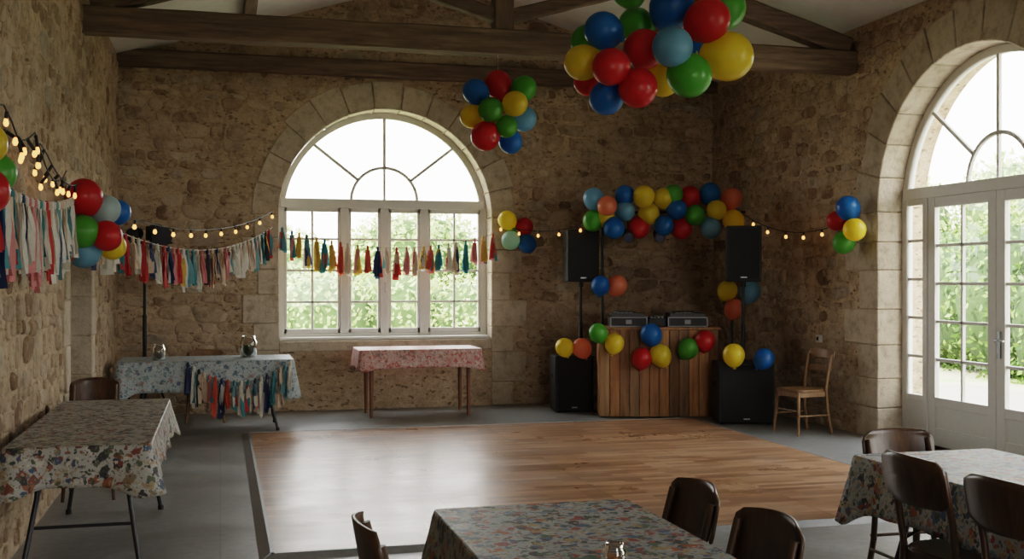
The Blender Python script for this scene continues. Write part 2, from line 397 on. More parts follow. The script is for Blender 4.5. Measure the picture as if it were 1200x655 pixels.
# stone surrounds
def surround(name, W, mapf, nblk=13, thick=.33, quoin=(.28, .42), zfloor=0.0, depth=.32, proud=.020, sill=False):
    mb = MB(); g = .003; r, c, zs = W['r'], W['c'], W['zs']
    def prism(poly):
        n = len(poly); pr = proud+U(-.006, .006)
        vs = [mapf(p[0], p[1], -pr) for p in poly]+[mapf(p[0], p[1], depth) for p in poly]
        mb.add(vs, [list(range(n)), list(range(n, 2*n))[::-1]]+[[i, n+i, n+(i+1) % n, (i+1) % n] for i in range(n)])
    for i in range(nblk):
        a0 = math.pi*i/nblk+g; a1 = math.pi*(i+1)/nblk-g; th = thick+U(-.04, .05)
        inn = [(c+r*math.cos(a0+(a1-a0)*k/4), zs+r*math.sin(a0+(a1-a0)*k/4)) for k in range(5)]
        out = [(c+(r+th)*math.cos(a1-(a1-a0)*k/4), zs+(r+th)*math.sin(a1-(a1-a0)*k/4)) for k in range(5)]
        prism(inn+out)
    for sg in (-1, 1):
        z = zfloor; k = 0
        while z < zs-.02:
            h = min(U(.28, .40), zs-z)
            if zs-z-h < .12: h = zs-z
            w = quoin[k % 2]+U(-.05, .05)
            x0 = c+sg*r
            x1 = c+sg*(r+w)
            prism([(x0, z+g), (x1, z+g), (x1, z+h-g), (x0, z+h-g)]); z += h; k += 1
    if sill:
        prism([(c-r+.003, W['zb']-.13), (c+r-.003, W['zb']-.13), (c+r-.003, W['zb']-.003), (c-r+.003, W['zb']-.003)])
    bm = bmesh.new(); me = bpy.data.meshes.new('t'); me.from_pydata([tuple(v) for v in mb.v], [], mb.f); bm.from_mesh(me)
    bmesh.ops.recalc_face_normals(bm, faces=bm.faces)
    bmesh.ops.bevel(bm, geom=[e for e in bm.edges if e.calc_face_angle(0) > .6], offset=.009, segments=1, affect='EDGES')
    me2 = bpy.data.meshes.new(name); bm.to_mesh(me2); bm.free(); me2.materials.append(M_LIME)
    o = bpy.data.objects.new(name, me2); COL.objects.link(o); return o
surround('trim_1', WIN, fB, sill=True)
surround('trim_2', DOOR, fR, quoin=(.34, .6), thick=.40)
surround('trim_3', DOOR2, fR, quoin=(.34, .6), thick=.40)
# left doorway jambs and plank door
b = MB()
z = 0; k = 0
while z < NZ-.01:
    h = min(.36, NZ-z); w = (.22, .34)[k % 2]
    for ys, sg in ((NY0, -1), (NY1, 1)):
        b.box((XL-.155, ys+sg*(w/2)-sg*.01, z+h/2), (.35, w, h-.006), bev=.008)
    z += h; k += 1
b.box((XL-.155, (NY0+NY1)/2, NZ+.12), (.35, NY1-NY0+.5, .26), bev=.01)
b.build('trim_4', [M_LIME])
b = MB()
for i in range(9):
    b.box((XL-.36, NY0+.09+i*.172, NZ/2), (.04, .166, NZ-.01), 0, bev=.005)
for zz in (.35, 1.75): b.box((XL-.335, (NY0+NY1)/2, zz), (.03, 1.5, .12), 0, bev=.004)
b.cyl((XL-.34, NY0+.15, 1.0), (XL-.27, NY0+.15, 1.0), .012, 1); b.cyl((XL-.27, NY0+.15, 1.0), (XL-.27, NY0+.27, 1.0), .01, 1)
b.build('door_2', [plain('grey_green_door_paint', (.16, .15, .13), .6, 0, .2, .2, 12), M_STEEL])

# ------------------------------------------------------------------ windows / doors (local: a along wall, d into wall, z up)
def joinery(name, W, mapf, kind):
    root = empty(name)
    def mk(mb, nm, mats): 
        mb.v = [mapf(v[0], v[2], v[1]) for v in mb.v]
        o = mb.build(nm, mats, root); bm = bmesh.new(); bm.from_mesh(o.data); bmesh.ops.recalc_face_normals(bm, faces=bm.faces); bm.to_mesh(o.data); bm.free(); return o
    c, r, zb, zs = W['c'], W['r'], W['zb'], W['zs']
    d0 = .30; fw = .075; dp = .07
    zt = zs+.17   # transom centre
    ro_, ri = r-.002, r-fw
    extruded('frame', arch_pts(c, ro_, zb+.001, zs), [arch_pts(c, ri, zb+(fw if kind == 'w' else .03), zs)], dp, lambda x, y, z: mapf(x, y, d0+z), [M_FRAME], root)
    m = MB()
    def bar(x0, z0, x1, z1, w, dep=.045, dd=0):
        L = math.hypot(x1-x0, z1-z0); a = math.atan2(z1-z0, x1-x0)
        m.box(((x0+x1)/2, d0+dd, (z0+z1)/2), (L, dep, w), 0, rot=(0, -a, 0), bev=.004)
    bar(c-r+.03, zt, c+r-.03, zt, .11, .085, -.005)
    hr = .42; hub = zt+.04
    n = 20
    for i in range(n):
        t0 = math.pi*i/n; t1 = math.pi*(i+1)/n
        bar(c+hr*math.cos(t0), hub+hr*math.sin(t0), c+hr*math.cos(t1)*1.0, hub+hr*math.sin(t1), .038, .035)
    for t in (math.radians(38), math.radians(90), math.radians(142)):
        dz = hub-zs; q = ri; s = -dz*math.sin(t)+math.sqrt(max(0, q*q-(dz*math.cos(t))**2))
        bar(c+hr*math.cos(t), hub+hr*math.sin(t), c+(s+.02)*math.cos(t), hub+(s+.02)*math.sin(t), .038, .035)
    bar(c, hub, c, hub+hr, .032, .035)
    ztop = zt-.055
    if kind == 'w':
        zl = zb+fw
        xs = [c-r+fw, c-.505, c, c+.505, c+r-fw]
        for x in xs[1:-1]: bar(x, zl, x, ztop, .10, .075, -.004)
        for i in range(4):
            x0, x1 = xs[i], xs[i+1]
            l = x0+(.05 if i else 0); rr = x1-(.05 if i < 3 else 0)
            for x in (l+.018, rr-.018): bar(x, zl, x, ztop, .036, .055, .003)
            for zz in (zl+.03, ztop-.025): bar(l, zz, rr, zz, .06, .055, .003)
            h = (ztop-zl)
            for k in (1, 2, 3): bar(l, zl+h*k/4, rr, zl+h*k/4, .028, .035)
            if i in (0, 3): bar((l+rr)/2, zl, (l+rr)/2, ztop, .028, .035)
        m.cyl((c+.0, d0-.04, 1.55), (c, d0-.09, 1.55), .01, 1); m.box((c, d0-.09, 1.50), (.015, .015, .14), 1)
        m.box((c, d0-.12, zb+.02), (2*r-.02, .28, .035), 0, bev=.006)
    else:
        jx = 1.02
        for sg in (-1, 1):
            bar(c+sg*jx, 0.01, c+sg*jx, ztop, .07, .08, -.003)
            l, rr = sorted((c+sg*(jx+.035), c+sg*(r-fw)))
            m.box(((l+rr)/2, d0, .22), (rr-l, .04, .42), 0, bev=.005)
            for zz in (.43, ztop-.03): bar(l, zz, rr, zz, .06, .05)
            for k in range(1, 5): bar(l, .46+(ztop-.49)*k/5, rr, .46+(ztop-.49)*k/5, .03, .035)
            l, rr = sorted((c+sg*.004, c+sg*(jx-.035)))
            bar(l+.055, .01, l+.055, ztop, .11, .055, -.004); bar(rr-.055, .01, rr-.055, ztop, .11, .055, -.004)
            bar(l, .09, rr, .09, .16, .05, -.003); bar(l, .42, rr, .42, .09, .05, -.003); bar(l, ztop-.05, rr, ztop-.05, .10, .05, -.003)
            m.box(((l+rr)/2, d0, .26), (rr-l-.2, .025, .26), 0, bev=.006)
            for k in range(1, 5): bar(l+.1, .46+(ztop-.56)*k/5, rr-.1, .46+(ztop-.56)*k/5, .03, .035)
            bar((l+rr)/2, .46, (l+rr)/2, ztop-.1, .03, .035)
        m.box((c-.05, d0-.04, 1.02), (.04, .012, .24), 1, bev=.003); m.cyl((c-.05, d0-.04, 1.06), (c-.05, d0-.09, 1.06), .009, 1); m.cyl((c-.05, d0-.09, 1.06), (c-.17, d0-.09, 1.06), .009, 1)
    mk(m, 'sash_bars', [M_FRAME, M_STEEL])
    g = MB(); pts = arch_pts(c, r-.03, zb+.03, zs)
    g.add([(p[0], d0+.012, p[1]) for p in pts], [list(range(len(pts)))]); mk(g, 'glass', [M_GLASS])
    return root
joinery('window_1', WIN, fB, 'w')
joinery('door_1', DOOR, fR, 'd')
joinery('door_3', DOOR2, fR, 'd')

# ------------------------------------------------------------------ dance floor
b = MB(); X0, X1, Y0, Y1 = .30, 5.17, 6.52, 11.70
b.box(((X0+X1)/2, (Y0+Y1)/2, .0135), (X1-X0, Y1-Y0, .025), 0)
w = .085
def ramp_edge(p, q, nrm):
    p = Vector(p); q = Vector(q); n = Vector(nrm); t = (q-p).normalized()
    a = p; c = q
    vs = [a+Vector((0,0,.001)), a+Vector((0,0,.030)), a+n*.02+Vector((0,0,.030)), a+n*w-t*w+Vector((0,0,.001)),
          c+Vector((0,0,.001)), c+Vector((0,0,.030)), c+n*.02+Vector((0,0,.030)), c+n*w+t*w+Vector((0,0,.001))]
    b.add(vs, [[1, 2, 6, 5], [2, 3, 7, 6], [0, 1, 2, 3], [4, 7, 6, 5], [0, 4, 5, 1]], 1)
ramp_edge((X0, Y0, 0), (X1, Y0, 0), (0, -1, 0)); ramp_edge((X0, Y1, 0), (X1, Y1, 0), (0, 1, 0))
ramp_edge((X0, Y0, 0), (X0, Y1, 0), (-1, 0, 0)); ramp_edge((X1, Y0, 0), (X1, Y1, 0), (1, 0, 0))
b.build('dance_floor', [M_PARQ, M_ALU])

# ------------------------------------------------------------------ tables
def cloth(name, x0, x1, y0, y1, zt, hang, mat, seed=0, amp=.018, corner=.3, flare=.05):
    random.seed(seed)
    loop = []; s = 0
    step = .035; rc = .03
    corners = [(x0, y0), (x1, y0), (x1, y1), (x0, y1)]
    for i in range(4):
        a = Vector(corners[i]); c = Vector(corners[(i+1) % 4]); d = (c-a); L = d.length; t = d/L; n = Vector((t.y, -t.x))
        m = max(4, int((L-2*rc)/step))
        for k in range(m+1):
            p = a+t*(rc+(L-2*rc)*k/m); dc = min(k, m-k)*(L-2*rc)/m
            loop.append((p, n, math.exp(-(dc/.10)**2), s+p.dot(t)))
        for k in (1, 2, 3):
            al = math.pi/2*k/4; dirv = n*math.cos(al)+t*math.sin(al)
            cc = c-t*rc-n*rc; loop.append((cc+dirv*rc, dirv.normalized(), 1.0, s+L))
        s += L
    N = len(loop); ph = [U(0, 6.28) for _ in range(4)]; rows = 9
    vs = []
    for j in range(rows+1):
        t = j/rows
        for (p, n, cf, ss) in loop:
            wv = math.sin(ss*11+ph[0])*.5+math.sin(ss*23+ph[1])*.35+math.sin(ss*41+ph[2])*.15
            o = .004+t*(.012+amp*(1+wv)) + t*cf*flare
            ln = hang*(1+corner*cf+.04*math.sin(ss*3+ph[3]))
            q = p+n*o
            dz = ln*t
            if j == 1: dz *= .7
            vs.append((q.x, q.y, zt-dz))
    fs = [[j*N+i, (j+1)*N+i, (j+1)*N+(i+1) % N, j*N+(i+1) % N] for j in range(rows) for i in range(N)]
    mb = MB(); mb.add(vs, fs, 0, True)
    mb.add([(p.x, p.y, zt) for (p, n, cf, ss) in loop], [list(range(N))], 0, False)
    o = mb.build(name, [mat]); 
    so = o.modifiers.new('thick', 'SOLIDIFY'); so.thickness = .003; so.offset = -1
    return o
def folding_table(x0, x1, y0, y1, zt, axis, inw=.05):
    b = MB(); b.box(((x0+x1)/2, (y0+y1)/2, zt-.028), (x1-x0-.02, y1-y0-.02, .04), 0, bev=.006)
    L = (y1-y0) if axis == 'y' else (x1-x0)
    def P(l, w, z):
        return (((x0+x1)/2+w, (y0+y1)/2+l, z) if axis == 'y' else ((x0+x1)/2+l, (y0+y1)/2+w, z))
    W = (x1-x0) if axis == 'y' else (y1-y0)
    a = W/2-inw
    for sg in (-1, 1):
        l0 = sg*(L/2-.28); l1 = sg*(L/2-.16)
        for w_ in (-1, 1):
            b.tube([P(l0, w_*(a-.09), zt-.05), P(l0+sg*.02, w_*(a-.07), .45), P(l1, w_*a, .016)], .014, 1, 8)
            b.cyl(P(l1, w_*a, 0.0), P(l1, w_*a, .03), .019, 2)
            b.tube([P(l0+sg*.03, w_*(a-.06), .40), P(sg*(L/2-.75), w_*(a-.10), zt-.06)], .008, 1, 6)
        b.tube([P(l0+sg*.012, -(a-.075), .55), P(l0+sg*.012, a-.075, .55)], .011, 1, 8)
        b.tube([P(l0+sg*.04, -(a-.055), .3), P(l0+sg*.04, a-.055, .3)], .009, 1, 8)
        b.tube([P(l0, -(a-.09), zt-.055), P(l0, a-.09, zt-.055)], .011, 1, 8)
    b.build('folding_table', [plain('table_laminate', (.5, .48, .45), .5), M_LEG, M_BLACK])
def tbl(x0, x1, y0, y1, zt, axis, cm, hang, seed, inw=.05, **k):
    folding_table(x0, x1, y0, y1, zt-.006, axis, inw); cloth('tablecloth', x0, x1, y0, y1, zt, hang, cm, seed, **k)
tbl(-1.05, -.35, 6.0, 8.25, .755, 'y', M_CL1, .21, 1, corner=.25)
tbl(-1.02, .75, 11.95, 12.75, .755, 'x', M_CL2, .33, 2, corner=.25)
tbl(.76, 1.51, 2.1, 4.02, .755, 'y', M_CL4, .24, 4, inw=.24, corner=.3)
tbl(2.95, 3.72, 2.6, 4.76, .755, 'y', M_CL4, .25, 5, corner=.3)
# small back table with tapered wooden legs
b = MB(); x0, x1, y0, y1 = 1.55, 2.98, 12.72, 13.40; zt = .79
b.box(((x0+x1)/2, (y0+y1)/2, zt-.022), (x1-x0-.02, y1-y0-.02, .03), 0, bev=.005)
b.box(((x0+x1)/2, (y0+y1)/2, zt-.09), (x1-x0-.2, y1-y0-.16, .10), 0)
for sx in (x0+.14, x1-.14):
    for sy in (y0+.1, y1-.1): b.cyl((sx, sy, 0), (sx, sy, zt-.04), .019, 0, .031, n=8)
b.build('side_table', [M_TLEG]); cloth('tablecloth', x0, x1, y0, y1, zt, .22, M_CL3, 3, corner=.12, flare=.02, amp=.012)

# ------------------------------------------------------------------ chairs
def chair(x, y, ang, mat, slats=False, h=.82, w=.40):
    """origin at floor; local +Y is the way the sitter faces"""
    b = MB(); hw = w/2
    bm = bmesh.new(); n = 28; vs = []
    for i in range(n):
        t = 2*math.pi*i/n; e = .55
        px = math.copysign(abs(math.cos(t))**e, math.cos(t))*(hw+.005); py = math.copysign(abs(math.sin(t))**e, math.sin(t))*.205
        px *= 1+.06*(py/.2)
        vs.append(bm.verts.new((px, py+.0, .445)))
    f = bm.faces.new(vs); r = bmesh.ops.extrude_face_region(bm, geom=[f])
    for v in r['geom']:
        if isinstance(v, bmesh.types.BMVert): v.co.z += .022
    bmesh.ops.recalc_face_normals(bm, faces=bm.faces)
    bmesh.ops.bevel(bm, geom=[e for e in bm.edges if e.calc_face_angle(0) > 1.0], offset=.007, segments=2, affect='EDGES')
    b.addbm(bm, 0, False)
    for sy in (-.165, .165): b.box((0, sy, .415), (w-.07, .02, .055), 0, bev=.004)
    for sx in (-1, 1): b.box((sx*(hw-.03), 0, .415), (.02, .33, .055), 0, bev=.004)
    for sx in (-1, 1):
        b.cyl((sx*(hw+.005), .195, 0), (sx*(hw-.03), .165, .445), .0125, 0, .019, n=10)
        b.tube([(sx*(hw+.0), -.235, 0), (sx*(hw-.02), -.19, .25), (sx*(hw-.025), -.178, .46)], .0165, 0, 10)
        b.tube([(sx*(hw-.025), -.178, .46), (sx*(hw-.02), -.2, .62), (sx*(hw-.02), -.243, h-.04)], .0155, 0, 10)
        b.cyl((sx*(hw-.006), -.20, .2), (sx*(hw-.006), .18, .2), .009, 0, n=8)
    b.cyl((-(hw-.01), .185, .25), (hw-.01, .185, .25), .009, 0, n=8); b.cyl((-(hw-.01), -.2, .27), (hw-.01, -.2, .27), .009, 0, n=8)
    def panel(z0, z1, hwid, rc):
        nu, nv = 18, 8; th = .013; grid = []
        for side in (0, 1):
            for j in range(nv+1):
                for i in range(nu+1):
                    u = -1+2*i/nu; v = j/nv; z = z0+(z1-z0)*v
                    dv = min(v, 1-v)*(z1-z0); wd = hwid
                    if dv < rc: wd = hwid-rc+math.sqrt(max(0, rc*rc-(rc-dv)**2))
                    zz = z + .012*(1-u*u)*(v)
                    lean = -(z-.46)*.19
                    yy = -.178+lean-.045*(1-u*u)-.006
                    grid.append((u*wd, yy-side*th, zz))
        A = (nu+1)*(nv+1); fs = []
        for j in range(nv):
            for i in range(nu):
                q = j*(nu+1)+i
                fs.append([q, q+1, q+nu+2, q+nu+1]); fs.append([A+q, A+q+nu+1, A+q+nu+2, A+q+1])
        bd = [i for i in range(nu+1)]+[j*(nu+1)+nu for j in range(1, nv+1)]+[nv*(nu+1)+i for i in range(nu-1, -1, -1)]+[j*(nu+1) for j in range(nv-1, 0, -1)]
        for k in range(len(bd)):
            p, q = bd[k], bd[(k+1) % len(bd)]; fs.append([p, A+p, A+q, q])
        b.add(grid, fs, 0, True)
    if slats:
        panel(h-.09, h, hw, .02); panel(h-.22, h-.16, hw-.01, .015)
    else:
        panel(h-.20, h, hw+.012, .05)
    M = Matrix.Translation((x, y, 0)) @ Matrix.Rotation(ang, 4, 'Z')
    return b.build('dining_chair', [mat], M=M)
pi = math.pi
chair(1.49, 3.90, pi/2, M_CHAIR)
chair(1.49, 3.30, pi/2+.05, M_CHAIR)
chair(.72, 3.58, -pi/2, M_CHAIR)
chair(3.03, 4.02, -pi/2, M_CHAIR, h=.87)
chair(3.02, 3.46, -pi/2+.06, M_CHAIR, h=.87)
chair(3.46, 4.90, pi, M_CHAIR, h=.80)
chair(5.86, 10.42, pi/2+.15, M_CHAIR2, slats=True, h=.86, w=.40)
chair(-.92, 8.72, pi, M_CHAIR, h=.84, w=.34)
chair(-.16, 12.98, pi, M_CHAIR2, h=.785)

# ------------------------------------------------------------------ balloons
bprof = []
for i in range(17):
    t = math.pi*i/16; rr = math.sin(t); z = math.cos(t)
    if z < 0: rr *= (1-.10*z*z); z *= 1.14
    bprof.append((max(rr, .0005), z))
def balloon(x, y, z, c, r, parent, aim=None):
    b = MB(); b.lathe([(p[0]*r, p[1]*r*1.04) for p in bprof][::-1], n=24)
    zb = -r*1.04*1.14
    b.lathe([(.022*r/.12, zb-.016), (.008, zb-.008), (.004, zb), (.012, zb+.004)], n=10)
    if aim is None: q = Euler((U(-.5, .5), U(-.5, .5), 0)).to_matrix()
    else:
        d = Vector((x, y, z))-Vector(aim); d = d if d.length > .02 else Vector((0, 0, 1))
        q = d.to_track_quat('Z', 'Y').to_matrix()
    M = Matrix.Translation((x, y, z)) @ q.to_4x4()
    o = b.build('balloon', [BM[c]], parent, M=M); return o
def cluster(name, lst, aim=None, string=None):
    root = empty(name)
    for (x, y, z, c, r) in lst: balloon(x, y, z, c, r, root, aim)
    if string:
        b = MB(); b.cyl(string[0], string[1], .003, 0, n=6)
        b.build('hanging_string', [M_STRING], root)
    return root
A = [(2.33,10.20,3.37,'b',0.121),(2.57,10.30,3.47,'r',0.131),(2.80,10.20,3.42,'g',0.122),(2.32,10.30,3.15,'y',0.114),(2.44,10.05,3.18,'g',0.119),(2.66,10.00,3.24,'y',0.119),(2.81,10.25,3.14,'l',0.123),(2.59,10.05,3.03,'g',0.104),(2.40,10.10,2.94,'r',0.136),(2.67,10.20,2.91,'b',0.114),(2.60,10.45,3.30,'r',0.116),(2.53,10.40,3.08,'y',0.115)]
cluster('balloon_cluster', A, (2.57, 10.25, 3.2), ((2.57, 10.25, 3.2), (2.57, 10.3, 3.76)))
Bc = [(2.47,7.00,3.26,'b',.125),(2.82,7.30,3.38,'g',.126),(2.36,7.10,3.06,'y',.121),(2.47,6.85,2.99,'r',.123),(2.76,7.00,3.15,'r',.138),(2.84,6.70,3.11,'l',.133),(2.66,6.85,2.86,'r',.129),(2.53,7.1,2.83,'b',.116),(2.98,6.75,2.94,'g',.146),(2.98,7.2,3.0,'y',.125),(3.28,6.8,3.09,'y',.165),(3.11,6.75,3.31,'r',.146),(2.96,7.0,3.45,'b',.15),(3.42,7.15,3.50,'g',.15),(2.50,7.4,3.27,'g',.12),(2.50,7.4,2.99,'r',.10),(2.65,7.0,3.55,'g',.12),(3.0,6.8,3.63,'y',.1),(3.25,7.0,3.62,'r',.1),(3.31,7.4,3.23,'b',.12)]
cluster('balloon_cluster', Bc, (2.88, 7.1, 3.15), ((2.88, 7.1, 3.2), (2.88, 7.1, 3.76)))
Cc = [(-1.0,9.0,2.23,'r',.136),(-.856,9.1,2.14,'w',.112),(-.777,9.2,2.125,'b',.10),(-1.0,8.85,1.96,'g',.127),(-.83,8.9,1.93,'r',.116),(-1.0,9.0,1.82,'l',.13),(-.81,9.1,1.86,'y',.106),(-.99,9.15,2.05,'l',.10)]
cluster('balloon_cluster', Cc, (-.95, 9.1, 2.0))
cluster('balloon_cluster', [(-1.03,5.66,2.10,'g',.10),(-1.04,5.50,2.22,'y',.10),(-1.03,5.45,2.0,'r',.11)], (-1.15, 5.6, 2.1))
cluster('balloon_cluster', [(3.49,13.5,2.345,'y',.118),(3.72,13.55,2.265,'r',.118),(3.52,13.45,2.09,'m',.118),(3.75,13.5,2.05,'b',.118),(3.62,13.6,2.2,'g',.1)], (3.62, 13.6, 2.2))
cluster('balloon_cluster', [(6.2,10.08,2.33,'b',.122),(6.25,10.38,2.215,'r',.105),(6.15,9.88,2.10,'y',.115),(6.2,10.16,1.98,'g',.114)], (6.33, 10.1, 2.15))

# DJ balloon arch (a bar carried on two poles); local x along bar
AR = Matrix.Translation((4.455, 12.65, 0)) @ Matrix.Rotation(math.radians(-14.7), 4, 'Z')
root = empty('balloon_arch')
b = MB()
for s in (0, 1.56):
    b.cyl((s, 0, 0), (s, 0, 2.45), .016, 0, M=AR)
    b.lathe([(.001, .03), (.11, .025), (.12, 0.0)], (s, 0, 0), 0, 24, AR)
b.cyl((-.15, 0, 2.41), (1.72, 0, 2.41), .016, 0, M=AR)
for s in (.30, .67):
    b.cyl((s, -.02, 2.40), (s, -.04, 2.2), .01, 0, M=AR)
    b.cyl((s, .02, 2.16), (s, -.16, 2.10), .06, 0, .065, n=16, M=AR); b.cyl((s, -.161, 2.10), (s, -.166, 2.099), .055, 1, n=16, M=AR)
b.build('arch_stand', [M_BLACK, plain('lens_glass', (.04, .05, .10), .2)], root)
Fl = [(-.11,2.57,'l'),(.04,2.475,'o'),(.26,2.61,'b'),(.475,2.59,'y'),(.26,2.42,'l'),(.71,2.57,'y'),(.545,2.385,'y'),(.86,2.435,'b'),(1.03,2.59,'r'),(1.08,2.365,'g'),(1.27,2.63,'b'),(1.33,2.425,'y'),(1.53,2.575,'o'),(1.53,2.30,'y'),(-.12,2.30,'g'),(.12,2.21,'b'),(.425,2.22,'r'),(.71,2.24,'b'),(.93,2.21,'r'),(1.265,2.21,'l'),(.03,2.34,'y'),(.82,2.61,'g')]
for i, (s, z, c) in enumerate(Fl):
    p = AR @ Vector((s*1.01, -.17 if i % 2 else -.07, z)); ax = AR @ Vector((s*.97+.02, 0, 2.41)); balloon(p.x, p.y, z, c, U(.118, .132), root, ax)
for (x, y, z, c, r) in [(4.385,12.52,1.53,'b',.112),(4.61,12.56,1.53,'o',.122),(5.86,12.16,1.47,'y',.119),(6.12,12.10,1.46,'l',.129),(5.93,12.12,1.25,'o',.118)]:
    balloon(x, y, z, c, r, root)

# DJ booth, local x along the front, -y toward the room
BT = Matrix.Translation((4.25, 12.16, 0)) @ Matrix.Rotation(math.radians(-14.7), 4, 'Z')
b = MB(); Wd = 1.375; n = 12; pw = Wd/n
for i in range(n):
    k = int(R()*3)
    if k == 0:
        zc = U(.35, .7); b.box((pw*(i+.5), 0, zc/2+.01), (pw-.006, .022, zc-.006), 0, BT, .003); b.box((pw*(i+.5), 0, (zc+1.02)/2), (pw-.006, .022, 1.02-zc-.006), 0, BT, .003)
    else: b.box((pw*(i+.5), 0, .515), (pw-.006, .022+U(-.004, .004), 1.0), 0, BT, .003)
for sx in (0.012, Wd-.012):
    for i in range(4): b.box((sx, .07+i*.115, .515), (.022, .108, 1.0), 0, BT, .003)
for zz in (.12, .9): b.box((Wd/2, .03, zz), (Wd-.06, .03, .08), 0, BT)
b.box((Wd/2, .235, 1.033), (Wd+.04, .54, .03), 0, BT, .004)
b.build('dj_booth', [M_PALLET])
root = empty('balloon_garland')
for (s, z, c, r) in [(.576,.97,'b',.124),(.47,.70,'r',.117),(.68,.735,'y',.126),(1.0,.81,'g',.118),(1.19,.90,'r',.118),(-.03,.99,'g',.107),(.156,.87,'y',.112)]:
    p = BT @ Vector((s, -r-.03, z)); balloon(p.x, p.y, z, c, r, root)
for (x, y, z, c, r) in [(3.93,12.50,.80,'y',.109),(4.13,12.46,.79,'o',.115),(5.40,11.05,.78,'y',.12),(5.72,10.97,.74,'b',.112)]: balloon(x, y, z, c, r, root)
for (s0, s1) in ((.13, .55), (.80, 1.25)):
    b = MB(); c = (s0+s1)/2; wd = s1-s0
    b.box((c, .25, 1.052+.055), (wd, .42, .11), 0, BT, .006)
    for zz in (1.056, 1.158): b.box((c, .04, zz), (wd+.004, .012, .012), 1, BT)
    for sx in (s0, s1):
        b.box((sx, .04, 1.107), (.014, .014, .115), 1, BT)
    b.box((c, .035, 1.107), (.07, .012, .05), 1, BT, .003)
    b.box((c, .25, 1.185), (wd-.04, .37, .045), 2, BT, .005)
    b.lathe([(.13, 1.208), (.135, 1.216), (.13, 1.226), (.02, 1.228), (.001, 1.228)], (c-.02, .27, 0), 2, 28, BT)
    for k in range(4): b.box((c-.12+k*.05, .085, 1.212), (.03, .03, .01), 1, BT)
    b.build('turntable_flight_case', [M_BLACK, M_DARKST, plain('deck_top', (.035, .035, .038), .5, .0)])
b = MB(); b.box((.675, .25, 1.052+.05), (.2, .36, .1), 0, BT, .005)
for i in range(4):
    for j in range(4): b.cyl((.61+i*.043, .15+j*.05, 1.15), (.61+i*.043, .15+j*.05, 1.172), .008, 1, n=8, M=BT)
    b.box((.61+i*.043, .10, 1.156), (.012, .025, .012), 1, BT)
b.build('dj_mixer', [M_BLACK, M_STEEL])

# speakers
def spk(cx, cy, w, dpt, z0, z1, name, ang=-14.7, pole=None):
    M = Matrix.Translation((cx, cy, 0)) @ Matrix.Rotation(math.radians(ang), 4, 'Z')
    root = empty(name); b = MB()
    b.box((0, 0, (z0+z1)/2), (w, dpt, z1-z0), 0, M, .018, seg=3)
    b.box((0, -dpt/2-.003, (z0+z1)/2), (w-.05, .012, z1-z0-.05), 1, M, .005)
    for sx in (-1, 1): b.box((sx*w/2, .02, z0+(z1-z0)*.62), (.012, .14, .05), 1, M, .005)
    b.box((0, -dpt/2-.011, z0+.05), (.07, .004, .014), 2, M)
    if pole is None:
        for sx in (-1, 1):
            for sy in (-1, 1): b.cyl((sx*(w/2-.05), sy*(dpt/2-.05), z0-.012), (sx*(w/2-.05), sy*(dpt/2-.05), z0+.01), .018, 0, M=M)
    b.build('cabinet', [M_BLACK, M_GRILLE, M_STEEL], root)
    if pole is not None:
        b = MB(); b.cyl((0, 0, pole), (0, 0, z0+.02), .018, 0, M=M); b.cyl((0, 0, pole), (0, 0, pole+.45*(z0-pole)), .024, 0, M=M); b.cyl((0, 0, z0-.06), (0, 0, z0), .03, 0, M=M)
        b.build('pole', [M_BLACK], root)
spk(4.15, 12.92, .47, .42, .012, .68, 'subwoofer_speaker', ang=-8); spk(4.27, 12.92, .39, .36, 1.57, 2.20, 'pole_speaker', pole=.68, ang=-8)
spk(5.68, 11.40, .62, .48, .012, .68, 'subwoofer_speaker', ang=-16); spk(5.71, 11.45, .39, .36, 1.575, 2.2, 'pole_speaker', pole=.68, ang=-24)

# stage light on a stand (left)
b = MB(); x, y = -.83, 13.25
b.cyl((x, y, .3), (x, y, 2.02), .016, 0); b.cyl((x, y, .3), (x, y, 1.2), .022, 0)
for k in range(3):
    t = k*2*pi/3+.4; b.tube([(x, y, .75), (x+.32*math.cos(t), y+.32*math.sin(t), .02)], .012, 0, 8)
    b.cyl((x, y, .38), (x+.19*math.cos(t), y+.19*math.sin(t), .33), .008, 0)
b.cyl((x-.16, y, 2.02), (x+.3, y, 2.02), .014, 0)
b.cyl((x+.12, y+.05, 2.13), (x+.2, y-.25, 2.08), .11, 0, .115, n=20); b.cyl((x+.201, y-.252, 2.08), (x+.203, y-.26, 2.079), .10, 1, n=20)
b.box((x+.1, y+.1, 2.13), (.18, .12, .16), 0, None, .01)
b.cyl((x-.08, y-.0, 2.12), (x-.12, y-.2, 2.10), .07, 0, .075, n=16)
b.build('stage_light_stand', [M_BLACK, plain('lamp_lens', (.05, .05, .06), .1)])

